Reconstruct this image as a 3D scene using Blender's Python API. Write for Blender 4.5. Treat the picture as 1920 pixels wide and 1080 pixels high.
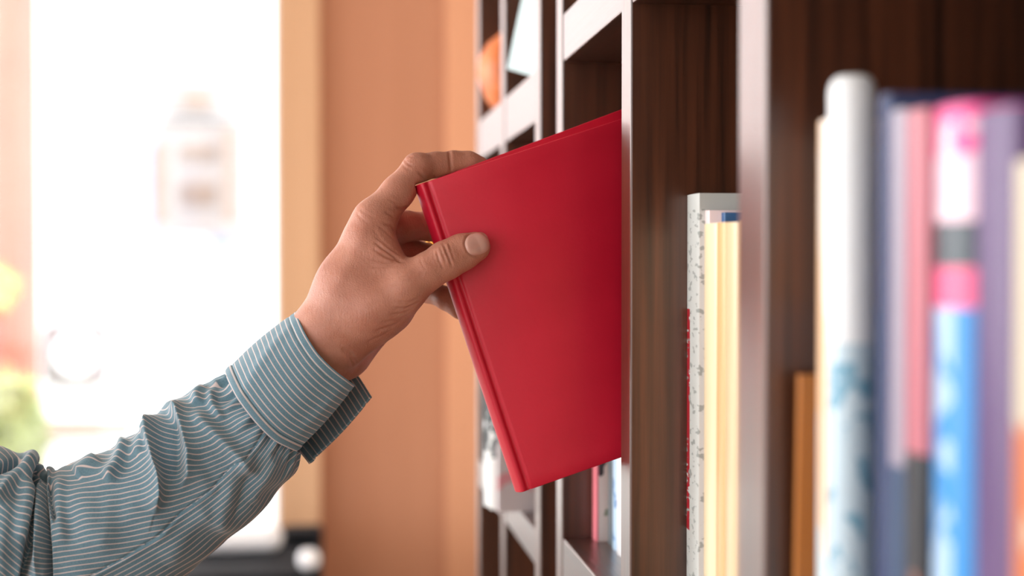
import bpy, bmesh, math, random
import numpy as np
from mathutils import Vector, Matrix

random.seed(7)
rng = np.random.default_rng(7)
for o in list(bpy.data.objects):
    bpy.data.objects.remove(o)
SC = bpy.context.scene
COL = SC.collection

# ---------------------------------------------------------------- camera
CAMZ = 1.30
FPX = 1920 * 50.0 / 36.0
YAW = math.atan((960 - 611) / FPX)          # shelf runs along +Y, vanishing point at px 611
PITCH = math.atan((540 - 490) / FPX)
cam_data = bpy.data.cameras.new('camera')
cam_data.lens = 50
cam_data.sensor_width = 36
cam_data.clip_start = 0.05
cam_data.clip_end = 200
cam_data.dof.use_dof = True
cam_data.dof.focus_distance = 0.905
cam_data.dof.aperture_fstop = 3.6
cam = bpy.data.objects.new('camera', cam_data)
COL.objects.link(cam)
cam.location = (0, 0, CAMZ)
cam.rotation_euler = (math.pi / 2 - PITCH, 0, -YAW)
SC.camera = cam
CR = np.array(cam.rotation_euler.to_matrix())

# ---------------------------------------------------------------- light
world = bpy.data.worlds.new('world')
SC.world = world
world.use_nodes = True
wn = world.node_tree.nodes
wn['Background'].inputs[0].default_value = (0.95, 0.97, 1.0, 1)
wn['Background'].inputs[1].default_value = 1.7

sun_d = bpy.data.lights.new('sun', 'SUN')
sun_d.energy = 2.0
sun_d.angle = math.radians(1.5)
sun_d.color = (1.0, 0.96, 0.9)
sun = bpy.data.objects.new('sun', sun_d)
COL.objects.link(sun)
sun.rotation_euler = Vector((-0.35, 0.75, -0.62)).to_track_quat('-Z', 'Y').to_euler()
sun.location = (0, 0, 6)

key_d = bpy.data.lights.new('added_left_key', 'AREA')  # added area lamp, raises the room light from the left
key_d.shape = 'RECTANGLE'
key_d.size, key_d.size_y = 3.6, 2.2
key_d.energy = 75
key_d.color = (1.0, 0.985, 0.97)
key_lamp = bpy.data.objects.new('added_left_key', key_d)
COL.objects.link(key_lamp)
key_lamp.location = (-4.35, 2.3, 1.75)
key_lamp.rotation_euler = Vector((1.0, -0.25, -0.10)).to_track_quat('-Z', 'Y').to_euler()

vs = SC.view_settings
vs.view_transform = 'Standard'
vs.look = 'None'
vs.gamma = 1
vs.use_curve_mapping = False
vs.exposure = 0.98


# ---------------------------------------------------------------- helpers
def at(px, py, Y):
    """world point seen at a photo pixel on the plane at distance Y along the shelf"""
    d = CR @ np.array([(px - 960) / FPX, (540 - py) / FPX, -1.0])
    d = d * (Y / d[1])
    return np.array([d[0], d[1], d[2] + CAMZ])


def project(P):
    """photo pixel of world points, N x 3"""
    q = (P - np.array([0, 0, CAMZ])) @ CR
    return np.stack([960 + FPX * q[:, 0] / -q[:, 2], 540 - FPX * q[:, 1] / -q[:, 2]], 1)


def srgb(r, g, b):
    f = lambda c: (c / 255 / 12.92) if c / 255 <= 0.04045 else ((c / 255 + 0.055) / 1.055) ** 2.4
    return (f(r), f(g), f(b), 1)


def empty(name, loc, parent=None):
    o = bpy.data.objects.new(name, None)
    COL.objects.link(o)
    o.location = loc
    o.empty_display_size = 0.05
    if parent: o.parent = parent
    return o


def tag(o, label=None, cat=None, group=None, kind=None):
    if label: o['label'] = label
    if cat: o['category'] = cat
    if group: o['group'] = group
    if kind: o['kind'] = kind
    return o


def mesh_obj(name, verts, faces, mat=None, parent=None, smooth=True):
    me = bpy.data.meshes.new(name)
    me.from_pydata([tuple(map(float, v)) for v in verts], [], [tuple(map(int, f)) for f in faces])
    me.update()
    if smooth: me.shade_smooth()
    o = bpy.data.objects.new(name, me)
    COL.objects.link(o)
    if mat: me.materials.append(mat)
    if parent:
        o.parent = parent
    return o


def bm_obj(name, bm, mat=None, parent=None, smooth=False, loc=None):
    me = bpy.data.meshes.new(name)
    bmesh.ops.recalc_face_normals(bm, faces=bm.faces[:])
    bm.to_mesh(me)
    bm.free()
    if smooth: me.shade_smooth()
    o = bpy.data.objects.new(name, me)
    COL.objects.link(o)
    if mat: me.materials.append(mat)
    if parent: o.parent = parent
    if loc is not None: o.location = loc
    return o


def box_bm(x0, x1, y0, y1, z0, z1, bevel=0.0, seg=2, bm=None):
    own = bm is None
    if own: bm = bmesh.new()
    vs_ = [bm.verts.new((x, y, z)) for x in (x0, x1) for y in (y0, y1) for z in (z0, z1)]
    es = set()
    fs = []
    for idx in ((0, 1, 3, 2), (4, 6, 7, 5), (0, 4, 5, 1), (2, 3, 7, 6), (0, 2, 6, 4), (1, 5, 7, 3)):
        fs.append(bm.faces.new([vs_[i] for i in idx]))
    if bevel > 0:
        for f in fs:
            es.update(f.edges)
        bmesh.ops.bevel(bm, geom=list(es), offset=bevel, segments=seg, affect='EDGES', profile=0.5)
    return bm


def box(name, x0, x1, y0, y1, z0, z1, mat, parent=None, bevel=0.001, seg=2):
    """box whose origin sits at the centre of its base"""
    cx, cy = (x0 + x1) / 2, (y0 + y1) / 2
    bm = box_bm(x0 - cx, x1 - cx, y0 - cy, y1 - cy, 0, z1 - z0, bevel, seg)
    p = Vector((cx, cy, z0))
    if parent is not None: p = p - wloc(parent)
    return bm_obj(name, bm, mat, parent, loc=p)


def wloc(o):
    v = Vector((0, 0, 0))
    while o is not None:
        v += o.location
        o = o.parent
    return v


# ---------------------------------------------------------------- materials
class NT:
    def __init__(s, name):
        s.m = bpy.data.materials.new(name)
        s.m.use_nodes = True
        s.t = s.m.node_tree
        s.b = s.t.nodes['Principled BSDF']

    def n(s, typ, **kw):
        nd = s.t.nodes.new(typ)
        for k, v in kw.items():
            setattr(nd, k, v)
        return nd

    def l(s, a, b):
        s.t.links.new(a, b)

    def set(s, **kw):
        for k, v in kw.items():
            s.b.inputs[k.replace('_', ' ')].default_value = v


def ramp(nt, stops, interp='LINEAR'):
    r = nt.n('ShaderNodeValToRGB')
    r.color_ramp.interpolation = interp
    e = r.color_ramp.elements
    while len(e) > 1: e.remove(e[-1])
    e[0].position, e[0].color = stops[0]
    for p, c in stops[1:]:
        k = e.new(p)
        k.color = c
    return r


def coords(nt, scale=(1, 1, 1), kind='Object', loc=(0, 0, 0)):
    tc = nt.n('ShaderNodeTexCoord')
    mp = nt.n('ShaderNodeMapping')
    mp.inputs['Scale'].default_value = scale
    mp.inputs['Location'].default_value = loc
    nt.l(tc.outputs[kind], mp.inputs['Vector'])
    return mp.outputs['Vector']


def noise_mat(name, c1, c2, scale=(20, 20, 20), rough=0.5, detail=4, bump=0.0, bscale=None, spec=0.5, nscale=1.0,
              bdist=0.001, lo=0.3, hi=0.7, coat=0.0):
    nt = NT(name)
    v = coords(nt, scale)
    no = nt.n('ShaderNodeTexNoise')
    no.inputs['Scale'].default_value = nscale
    no.inputs['Detail'].default_value = detail
    nt.l(v, no.inputs['Vector'])
    r = ramp(nt, [(lo, c1), (hi, c2)])
    nt.l(no.outputs['Fac'], r.inputs['Fac'])
    nt.l(r.outputs['Color'], nt.b.inputs['Base Color'])
    nt.set(Roughness=rough)
    nt.b.inputs['Specular IOR Level'].default_value = spec
    if coat:
        nt.b.inputs['Coat Weight'].default_value = coat
        nt.b.inputs['Coat Roughness'].default_value = 0.38
    if bump:
        v2 = coords(nt, bscale or scale)
        n2 = nt.n('ShaderNodeTexNoise')
        n2.inputs['Scale'].default_value = 1
        n2.inputs['Detail'].default_value = 3
        nt.l(v2, n2.inputs['Vector'])
        bp = nt.n('ShaderNodeBump')
        bp.inputs['Strength'].default_value = bump
        bp.inputs['Distance'].default_value = bdist
        nt.l(n2.outputs['Fac'], bp.inputs['Height'])
        nt.l(bp.outputs['Normal'], nt.b.inputs['Normal'])
    return nt.m


M = {}
# dark lacquered wood, grain along Z (upright boards) and along Y (shelves)
M['wood_up'] = noise_mat('dark_wood_upright', srgb(38, 18, 9), srgb(102, 56, 33), (160, 160, 5), 0.30, 6, 0.25,
                         (260, 260, 6), 0.5, bdist=0.0006, lo=0.28, hi=0.75, coat=0.8)
M['wood_sh'] = noise_mat('dark_wood_shelf', srgb(36, 18, 10), srgb(84, 47, 30), (160, 5, 160), 0.28, 6, 0.4,
                         (300, 12, 300), 0.5, bdist=0.0008, lo=0.28, hi=0.75, coat=0.8)
M['wood_back'] = noise_mat('dark_wood_back', srgb(36, 18, 12), srgb(66, 36, 24), (90, 90, 4), 0.5, 5)
M['pages'] = noise_mat('book_pages', srgb(222, 205, 172), srgb(244, 232, 206), (8, 1400, 8), 0.8, 2, spec=0.2)
M['tan_wall'] = noise_mat('tan_wood_wall', srgb(176, 123, 95), srgb(190, 136, 107), (5, 5, 0.4), 0.6, 4, spec=0.2)
M['tan_trim'] = noise_mat('tan_trim', srgb(206, 150, 116), srgb(216, 160, 126), (5, 5, 0.5), 0.6, 3, spec=0.2)
M['post_wood'] = noise_mat('pale_post_wood', srgb(196, 156, 122), srgb(208, 168, 134), (9, 9, 0.6), 0.6, 4, spec=0.2)
M['plaster'] = noise_mat('pale_plaster', srgb(226, 214, 200), srgb(236, 226, 214), (2, 2, 2), 0.9, 3, spec=0.1)
M['floor'] = noise_mat('floor_tiles', srgb(150, 122, 100), srgb(172, 142, 118), (3, 3, 3), 0.4, 4)
M['black'] = noise_mat('black_laminate', srgb(14, 17, 21), srgb(22, 26, 32), (6, 6, 6), 0.7, 2, spec=0.15)
M['white_plastic'] = noise_mat('white_plastic', srgb(232, 234, 240), srgb(240, 241, 245), (6, 6, 6), 0.4, 2)
M['frame_grey'] = noise_mat('window_frame', srgb(214, 218, 222), srgb(228, 230, 234), (4, 4, 4), 0.4, 2)


# ---------------------------------------------------------------- the setting
XF = 0.1845          # front plane of the bookcases
WY = 4.2             # far wall
XR = 0.52            # wall behind the bookcases
XL = -4.5
YB = -3.2
HC = 2.95


def struct(o):
    o['kind'] = 'structure'
    return o


def xpix(px, Y): return at(px, 490, Y)[0]
def zpix(py, Y, px=611): return at(px, py, Y)[2]


struct(box('floor', XL - 0.3, XR + 0.2, YB - 0.2, WY + 0.2, -0.1, 0, M['floor'], bevel=0))
struct(box('ceiling', XL - 0.3, XR + 0.2, YB - 0.2, WY + 0.2, HC, HC + 0.1, M['plaster'], bevel=0))
struct(box('wall_right', XR, XR + 0.1, YB - 0.1, WY + 0.1, 0, HC, M['plaster'], bevel=0))
# rear wall out of view: opening added for fill light, pier narrows it
struct(box('wall_back', XL, XR, YB - 0.12, YB, 0, 0.55, M['plaster'], bevel=0))
struct(box('wall_back_header', XL, XR, YB - 0.12, YB, 2.5, HC, M['plaster'], bevel=0))
struct(box('wall_back_fill_block', -1.5, XR, YB - 0.12, YB, 0.55, 2.5, M['plaster'], bevel=0))
WX1 = xpix(522, WY)          # right edge of the window
WX0 = -3.6
box_far = struct(box('wall_far', xpix(596, WY), XR, WY, WY + 0.12, 0, HC, M['tan_wall'], bevel=0))
struct(box('wall_far_left', XL, WX0, WY, WY + 0.12, 0, HC, M['plaster'], bevel=0))
struct(box('trim_1', WX1, xpix(600, WY - 0.05), WY - 0.05, WY + 0.14, 0, HC, M['post_wood'], bevel=0.004))
struct(box('trim_2', xpix(836, WY - 0.02), xpix(905, WY - 0.02), WY - 0.02, WY, 0, HC, M['tan_trim'], bevel=0.003))
# storefront on the left side: posts and a header, open to the daylight
for k, yy in enumerate((YB, -0.9, 1.6, WY - 0.02)):
    struct(box('trim_%d' % (k + 3), XL - 0.06, XL + 0.06, yy - 0.06, yy + 0.06, 0, HC - 0.25, M['frame_grey'], bevel=0.004))
struct(box('trim_7', XL - 0.06, XL + 0.06, YB, WY, HC - 0.25, HC, M['frame_grey'], bevel=0.004))

# far window: frame and one big pane
win = empty('window_1', ((WX0 + WX1) / 2, WY + 0.05, 0.0))
struct(win)
FR = 0.012
for nm, a in (('window_frame', (WX1 - FR, WX1, 0.0, HC)), ('window_frame', (WX0, WX0 + 0.05, 0.0, HC)),
              ('window_frame', (WX0, WX1, HC - 0.3, HC)), ('window_frame', (WX0, WX1, 0.0, 0.12)),
              ('window_frame', (-1.95, -1.90, 0.12, HC - 0.3))):
    box(nm, a[0], a[1], WY + 0.03, WY + 0.07, a[2], a[3], M['frame_grey'], win, bevel=0.002)
gl = NT('window_glass')
gl.set(Base_Color=(1, 1, 1, 1), Roughness=0.0, IOR=1.45)
gl.b.inputs['Transmission Weight'].default_value = 1
tr = gl.n('ShaderNodeBsdfTransparent')
mx = gl.n('ShaderNodeMixShader')
gl.l(gl.b.outputs[0], mx.inputs[1])
gl.l(tr.outputs[0], mx.inputs[2])
mx.inputs[0].default_value = 0.93
gl.l(mx.outputs[0], gl.t.nodes['Material Output'].inputs['Surface'])
M['glass'] = gl.m
box('pane', WX0 + 0.05, WX1 - FR, WY + 0.047, WY + 0.053, 0.12, HC - 0.3, M['glass'], win, bevel=0)

# ---------------------------------------------------------------- bookcases
YA, YBd, YC = 1.134, 0.880, 0.6235     # far faces of the three upright boards seen
T = 0.0275
Z0 = CAMZ - 0.219                     # shelf the books stand on
DEP = 0.31


def bookcase(label, ys, ths, levels, proud, y0, y1):
    root = empty('bookcase', (XF + DEP / 2, (y0 + y1) / 2, 0))
    tag(root, label, 'bookcase', 'dark wooden bookcases')
    ztop = 2.3
    for i, (yf, th) in enumerate(zip(ys, ths)):
        nm = 'side_panel' if i in (0, len(ys) - 1) else 'divider'
        box(nm, XF, XF + DEP, yf - th, yf, 0, ztop, M['wood_up'], root, bevel=0.0012)
    box('back_panel', XF + DEP + 0.0005, XF + DEP + 0.012, y0, y1, 0, ztop, M['wood_back'], root, bevel=0)
    for i in range(len(ys) - 1):
        ya, yb = ys[i + 1], ys[i] - ths[i]
        for z, sh_t in levels:
            box('shelf', XF - proud + 0.0008, XF + DEP - 0.0005, ya + 0.0003, yb - 0.0003, z - sh_t, z, M['wood_sh'], root,
                bevel=0.0012)
    box('top_board', XF - 0.004, XF + DEP + 0.012, y0 - 0.002, y1 + 0.002, ztop + 0.0005, ztop + 0.03, M['wood_sh'], root,
        bevel=0.002)
    return root


YD = 0.262
lev1 = [0.10, 0.30, Z0 - 0.385, Z0, CAMZ + 0.157 + 0.037, CAMZ + 0.60, CAMZ + 0.97]
lev1[1] = 0.40
bookcase('dark wooden bookcase the red book is being pulled from', [YA, YBd, YC, YD, -0.15], [T, T, 0.040, T, T], [(z, 0.037) for z in lev1], 0.0,
         -0.15 - T, YA)
YE, YF_, YG = 1.252, 1.50, 1.745
lev2 = [(0.10, 0.04), (0.42, 0.04), (0.76, 0.04), (CAMZ - 0.241, 0.031), (CAMZ + 0.170, 0.046), (CAMZ + 0.56, 0.046), (CAMZ + 0.95, 0.046)]
bookcase('dark wooden bookcase at the far end beside the tan wall', [YG, YF_, YE], [0.026, 0.03, 0.03], lev2, 0.0,
         YE - 0.03, YG)


# ---------------------------------------------------------------- books
def cover_mat(name, bands, blot=None, rough=0.35, edge=None):
    """bands: [(height fraction, colour)] up the spine; blot: (colour, z0, z1, scale, threshold) print blotches"""
    nt = NT(name)
    tc = nt.n('ShaderNodeTexCoord')
    sep = nt.n('ShaderNodeSeparateXYZ')
    nt.l(tc.outputs['Object'], sep.inputs[0])
    r = ramp(nt, bands, 'CONSTANT' if len(bands) > 1 else 'LINEAR')
    mul = nt.n('ShaderNodeMath', operation='MULTIPLY')
    mul.inputs[1].default_value = 1 / 0.4
    nt.l(sep.outputs['Z'], mul.inputs[0])
    nt.l(mul.outputs[0], r.inputs['Fac'])
    col = r.outputs['Color']
    for (c, z0, z1, sc, th, *ymin) in (blot or []):
        no = nt.n('ShaderNodeTexNoise')
        mp = nt.n('ShaderNodeMapping')
        mp.inputs['Scale'].default_value = sc
        nt.l(tc.outputs['Object'], mp.inputs['Vector'])
        nt.l(mp.outputs['Vector'], no.inputs['Vector'])
        no.inputs['Scale'].default_value = 1
        no.inputs['Detail'].default_value = 3
        g = nt.n('ShaderNodeMath', operation='GREATER_THAN')
        g.inputs[1].default_value = th
        nt.l(no.outputs['Fac'], g.inputs[0])
        a = nt.n('ShaderNodeMath', operation='GREATER_THAN')
        a.inputs[1].default_value = z0
        nt.l(sep.outputs['Z'], a.inputs[0])
        b = nt.n('ShaderNodeMath', operation='LESS_THAN')
        b.inputs[1].default_value = z1
        nt.l(sep.outputs['Z'], b.inputs[0])
        m1 = nt.n('ShaderNodeMath', operation='MULTIPLY')
        nt.l(a.outputs[0], m1.inputs[0])
        nt.l(b.outputs[0], m1.inputs[1])
        if ymin:
            yg = nt.n('ShaderNodeMath', operation='GREATER_THAN')
            yg.inputs[1].default_value = ymin[0]
            nt.l(sep.outputs['Y'], yg.inputs[0])
            m3 = nt.n('ShaderNodeMath', operation='MULTIPLY')
            nt.l(yg.outputs[0], m3.inputs[0])
            nt.l(m1.outputs[0], m3.inputs[1])
            m1 = m3
        m2 = nt.n('ShaderNodeMath', operation='MULTIPLY')
        nt.l(m1.outputs[0], m2.inputs[0])
        nt.l(g.outputs[0], m2.inputs[1])
        mix = nt.n('ShaderNodeMix', data_type='RGBA')
        nt.l(m2.outputs[0], mix.inputs['Factor'])
        nt.l(col, mix.inputs[6])
        mix.inputs[7].default_value = c
        col = mix.outputs[2]
    if edge:
        lt = nt.n('ShaderNodeMath', operation='LESS_THAN')
        lt.inputs[1].default_value = edge[1]
        nt.l(sep.outputs['X'], lt.inputs[0])
        mix = nt.n('ShaderNodeMix', data_type='RGBA')
        nt.l(lt.outputs[0], mix.inputs['Factor'])
        nt.l(col, mix.inputs[6])
        mix.inputs[7].default_value = edge[0]
        col = mix.outputs[2]
    nt.l(col, nt.b.inputs['Base Color'])
    nt.set(Roughness=rough)
    return nt.m


def shelf_book(label, x, y0, y1, z, h, w, mat, round_=0.35, group='books standing on the shelves', lean=0.0, pagemat=None,
               open_cover=False):
    """book standing with its spine towards -X at x, covers at y0 (near) and y1 (far)"""
    root = empty('book', (x + w / 2, (y0 + y1) / 2, z))
    tag(root, label, 'book', group)
    t = y1 - y0
    ct = 0.0022
    hw = w / 2
    # cover: a U profile with a slightly round spine, extruded upwards
    outer, inner = [], []
    n = 8
    bul = t * 0.5 * round_
    for i in range(n + 1):
        a = -math.pi / 2 + math.pi * i / n
        outer.append((-hw + bul - bul * math.cos(a), math.sin(a) * t / 2))
        inner.append((-hw + bul + ct * 0.8 - bul * math.cos(a) * 0.95, math.sin(a) * (t / 2 - ct)))
    prof = [(hw, -t / 2)] + outer + [(hw, t / 2), (hw, t / 2 - ct)] + inner[::-1] + [(hw, -t / 2 + ct)]
    m = len(prof)
    vts = [(p[0], p[1], 0) for p in prof] + [(p[0], p[1], h) for p in prof]
    fcs = [(i, (i + 1) % m, (i + 1) % m + m, i + m) for i in range(m)]
    bm = bmesh.new()
    bv = [bm.verts.new(v) for v in vts]
    for f in fcs: bm.faces.new([bv[i] for i in f])
    k = len(outer)
    # end caps as quads between outer and inner
    for off in (0, m):
        bm.faces.new([bv[off + i] for i in (0, 1, m - 2, m - 1)])
        for i in range(n):
            bm.faces.new([bv[off + i] for i in (1 + i, 2 + i, m - 3 - i, m - 2 - i)])
        bm.faces.new([bv[off + i] for i in (1 + n, 2 + n, 3 + n, 4 + n)])
    c = bm_obj('cover', bm, mat, root)
    c.data.shade_smooth()
    c.data.set_sharp_from_angle(angle=math.radians(35))
    bm = box_bm(-hw + bul * 0.6 + ct * 1.5, hw - 0.003, -t / 2 + ct + 0.0001, t / 2 - ct - 0.0001, 0.003, h - 0.003, 0)
    bm_obj('page_block', bm, pagemat or M['pages'], root)
    if lean:
        root.rotation_euler.x = lean
    return root


W, = (srgb(238, 240, 242),)
S1 = lambda n, c, **k: cover_mat(n, [(0.0, c)], **k)
g1, g2, g3, g4 = 'books beside the red book', 'books behind the upright board', 'books in the nearest compartment', \
    'books in the far bookcase'

# compartment behind the red book
y = YA - T - 0.0
y = YA - T
# books stand against the far upright
m = cover_mat('pink_picture_cover', [(0, srgb(226, 214, 208))],
              [(srgb(60, 52, 52), 0.045, 0.2, (60, 60, 34), 0.58), (srgb(140, 150, 130), 0.02, 0.12, (40, 40, 25), 0.62)],
              edge=(srgb(232, 128, 140), -0.0725))
shelf_book('white picture book with pink spine below the red book', 0.2083, 1.0896, y - 0.0005, Z0, 0.19, 0.15, m, 0.1, g1)
shelf_book('slate grey book between the picture book and the pale blue book', 0.2168, 1.0652, 1.0892, Z0, 0.20, 0.15,
           S1('slate_cover', srgb(92, 104, 110)), 0.2, g1)
shelf_book('pale blue thin book right of the slate grey one', 0.2162, 1.0502, 1.0650, Z0, 0.195, 0.15,
           cover_mat('pale_blue_cover', [(0, srgb(176, 206, 232))], [(srgb(90, 140, 190), 0.0, 0.2, (50, 50, 60), 0.6)]), 0.2, g1)
shelf_book('white thin book right of the pale blue one below the red book', 0.2158, 1.028, 1.0500, Z0, 0.19, 0.15,
           S1('offwhite_cover', srgb(226, 228, 232)), 0.2, g1)

# compartment between the two nearer uprights
y = YBd - T
m = cover_mat('white_red_lettered', [(0, srgb(212, 218, 216)), (0.652, srgb(190, 40, 50))],
              [(srgb(178, 24, 44), 0.055, 0.19, (160, 90, 240), 0.36, 0.005), (srgb(160, 168, 166), 0.02, 0.25, (200, 120, 260), 0.60)])
shelf_book('tall white book with red marks on its spine', 0.2193, 0.8232, y - 0.0005, Z0, 0.2595, 0.17, m, 0.05, g2)
shelf_book('thin pinkish white book peeking above the cream paperback', 0.2226, 0.8138, 0.8228, Z0, 0.2490, 0.15, S1('pink_white_cover', srgb(244, 222, 222)), 0.3, g2)
shelf_book('thin blue book peeking above the tan paperback', 0.2300, 0.8062, 0.8134, Z0, 0.2475, 0.15, S1('blue_cover', srgb(24, 86, 140)), 0.3, g2)
shelf_book('cream paperback beside the tall white book', 0.2158, 0.7752, 0.8058, Z0, 0.2405, 0.15,
           S1('cream_cover', srgb(244, 226, 188)), 0.3, g2)
shelf_book('tan paperback between two cream paperbacks', 0.2156, 0.7572, 0.7748, Z0, 0.2405, 0.15, S1('tan_cover', srgb(222, 186, 132)), 0.3, g2)
shelf_book('pale cream paperback left of the blurred upright edge', 0.2156, 0.7352, 0.7568, Z0, 0.240, 0.15,
           S1('cream_cover_b', srgb(228, 204, 164)), 0.3, g2)
shelf_book('light brown paperback mostly hidden behind the upright edge', 0.2156, 0.712, 0.7348, Z0, 0.2405, 0.15,
           S1('light_brown_cover', srgb(206, 166, 122)), 0.3, g2)

# nearest compartment
y = YC - 0.040
X3 = XF + 0.0105


def near_book(label, p0, p1, top, mat, rd=0.3, x=X3, w=0.17, group=g3):
    ya = x / (xpix(p1, 1.0))
    yb = x / (xpix(p0, 1.0))
    ym = (ya + yb) / 2
    h = zpix(top, ym, (p0 + p1) / 2) - Z0
    return shelf_book(label, x, ya, yb - 0.0005, Z0, h, w, mat, rd, group)


shelf_book('thin ochre book leaning at the left of the nearest row', X3, 0.5765, 0.5808, Z0, 0.172, 0.15, S1('ochre_cover', srgb(172, 108, 48)), 0.1, g3, lean=0.045)
near_book('short white book left of the white paper roll', 1522, 1556, 226,
          cover_mat('white_peach', [(0, srgb(200, 222, 232)), (0.5, srgb(238, 226, 214))], [(srgb(240, 200, 160), 0.0, 0.3, (60, 60, 8), 0.55)]), 0.5)
roll_mat = (cover_mat('white_blue_lower', [(0, srgb(190, 214, 228)), (0.4675, srgb(236, 243, 248))],
                    [(srgb(120, 170, 196), 0.0, 0.18, (110, 110, 90), 0.55)]))
ry = 0.533
ra, rb_ = at(1556, 142, ry), at(1640, 142, ry)
rrad = (rb_[0] - ra[0]) / 2
rh = ra[2] - Z0
prof = [(rrad * 0.55, 0.001), (rrad * 0.9, 0.0), (rrad, 0.0012), (rrad, rh * 0.5), (rrad, rh - 0.006), (rrad * 0.93, rh - 0.003), (rrad * 0.78, rh - 0.001), (rrad * 0.62, rh),
        (rrad * 0.5, rh - 0.001), (rrad * 0.46, rh - 0.004), (rrad * 0.46, 0.004), (rrad * 0.55, 0.001)]
vts = [(r * math.cos(2 * math.pi * k / 32), r * math.sin(2 * math.pi * k / 32), z) for r, z in prof for k in range(32)]
fcs = [(i * 32 + k, i * 32 + (k + 1) % 32, (i + 1) * 32 + (k + 1) % 32, (i + 1) * 32 + k) for i in range(len(prof) - 1) for k in range(32)]
roll = mesh_obj('paper_roll', vts, fcs, roll_mat)
roll.location = ((ra[0] + rb_[0]) / 2, ry, Z0)
tag(roll, 'white rolled paper with pale blue print standing left of the navy book', 'paper roll')
near_book('tall navy book right of the white paper roll', 1640, 1664, 178, S1('navy_cover', srgb(22, 44, 92), rough=0.5), 0.3)
near_book('mauve grey book right of the navy book', 1664, 1692, 206,
          cover_mat('mauve_grey_cover', [(0, srgb(30, 62, 100)), (0.37, srgb(150, 142, 160))]), 0.2)
near_book('dusty pink book beside the mauve grey one', 1692, 1730, 206,
          cover_mat('dusty_pink_cover', [(0, srgb(30, 66, 96)), (0.20, srgb(24, 26, 34)), (0.385, srgb(180, 100, 114))],
                    [(srgb(150, 96, 76), 0.07, 0.115, (40, 40, 40), 0.5)]), 0.2)
near_book('glossy book with pink, white and bright blue spine bands', 1730, 1806, 200,
          cover_mat('pink_blue_cover', [(0, srgb(40, 140, 214)), (0.511, srgb(236, 90, 140)), (0.541, srgb(58, 70, 80)),
                                        (0.575, srgb(226, 196, 214)), (0.628, srgb(236, 70, 146))],
                    [(srgb(170, 204, 240), 0.02, 0.2044, (50, 50, 40), 0.44, -0.006), (srgb(236, 206, 220), 0.232, 0.262, (60, 60, 40), 0.52)]), 0.5,
          x=X3 - 0.004)
near_book('deep purple book near the right edge', 1806, 1892, 206,
          cover_mat('purple_cover', [(0, srgb(90, 64, 112))], [(srgb(186, 88, 40), 0.06, 0.14, (30, 30, 14), 0.62)]), 0.3)
near_book('beige book at the right edge of the picture', 1892, 1945, 300,
          cover_mat('beige_cover', [(0, srgb(190, 60, 50)), (0.12, srgb(206, 196, 170))],
                    [(srgb(200, 110, 50), 0.05, 0.2, (40, 40, 20), 0.55)]), 0.3)

# far bookcase: white books jutting out, a pale card and an orange gourd on the shelf above
Zf = CAMZ - 0.241
yE = YE
def far_book(label, x, ya, yb, h, mat, rd=0.15):
    return shelf_book(label, x, ya, yb, Zf, h, 0.2, mat, rd, g4)


far_book('white book with black print jutting furthest from the far bookcase', 0.155, 1.3856, 1.405, 0.20,
         cover_mat('white_black_print', [(0, srgb(232, 238, 240))], [(srgb(24, 40, 44), 0.055, 0.125, (70, 70, 70), 0.44)]), 0.3)
far_book('second white book with black print in the far bookcase', 0.158, 1.3666, 1.3852, 0.20,
         cover_mat('white_black_print_b', [(0, srgb(226, 230, 230))], [(srgb(20, 30, 34), 0.05, 0.11, (60, 60, 60), 0.45)]), 0.2)
far_book('pale grey book showing its cover below the red book', 0.163, 1.352, 1.3662, 0.20,
         cover_mat('pale_grey_cover', [(0, srgb(206, 200, 204))], [(srgb(216, 150, 160), 0.02, 0.05, (90, 90, 120), 0.55),
                                                                  (srgb(40, 50, 54), 0.065, 0.10, (80, 80, 80), 0.5)]), 0.1)

# leaning pale card on the upper shelf of the far bookcase
Zu = CAMZ + 0.170
cy = 1.33
c0 = at(985, 112, cy)
bm = box_bm(-0.022, 0.022, -0.004, 0.004, 0, 0.17, 0.0006, 1)
card = bm_obj('card', bm, noise_mat('pale_blue_card', srgb(190, 214, 218), srgb(202, 224, 228), (20, 20, 20), 0.5), None,
              loc=(c0[0], cy, Zu + 0.0065))
card.rotation_euler = (0, math.radians(17), math.radians(-52))
tag(card, 'pale blue card leaning on the upper shelf of the far bookcase', 'card')

# orange gourd-like wooden vase
gy = 1.665
prof = [(0.0, 0.0), (0.014, 0.0), (0.020, 0.004), (0.030, 0.02), (0.0375, 0.042), (0.036, 0.06), (0.028, 0.076), (0.016, 0.087), (0.012, 0.092),
        (0.014, 0.097), (0.011, 0.097), (0.008, 0.09), (0.0, 0.088)]
vts, fcs = [], []
NS = 40
for r, z in prof:
    for k in range(NS):
        a = 2 * math.pi * k / NS
        rr = r * (1 + 0.03 * math.cos(8 * a))
        vts.append((rr * 1.2 * math.cos(a), rr * 1.2 * math.sin(a), z * 1.12))
for i in range(len(prof) - 1):
    for k in range(NS):
        fcs.append((i * NS + k, i * NS + (k + 1) % NS, (i + 1) * NS + (k + 1) % NS, (i + 1) * NS + k))
gc = at(926, 200, gy)
gourd = mesh_obj('vase', vts, fcs, noise_mat('orange_glaze', srgb(206, 104, 48), srgb(226, 128, 66), (30, 30, 60), 0.45))
gourd.location = (0.223, gy, Zu)
tag(gourd, 'round orange ribbed vase on the upper shelf of the far bookcase', 'vase')

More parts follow.
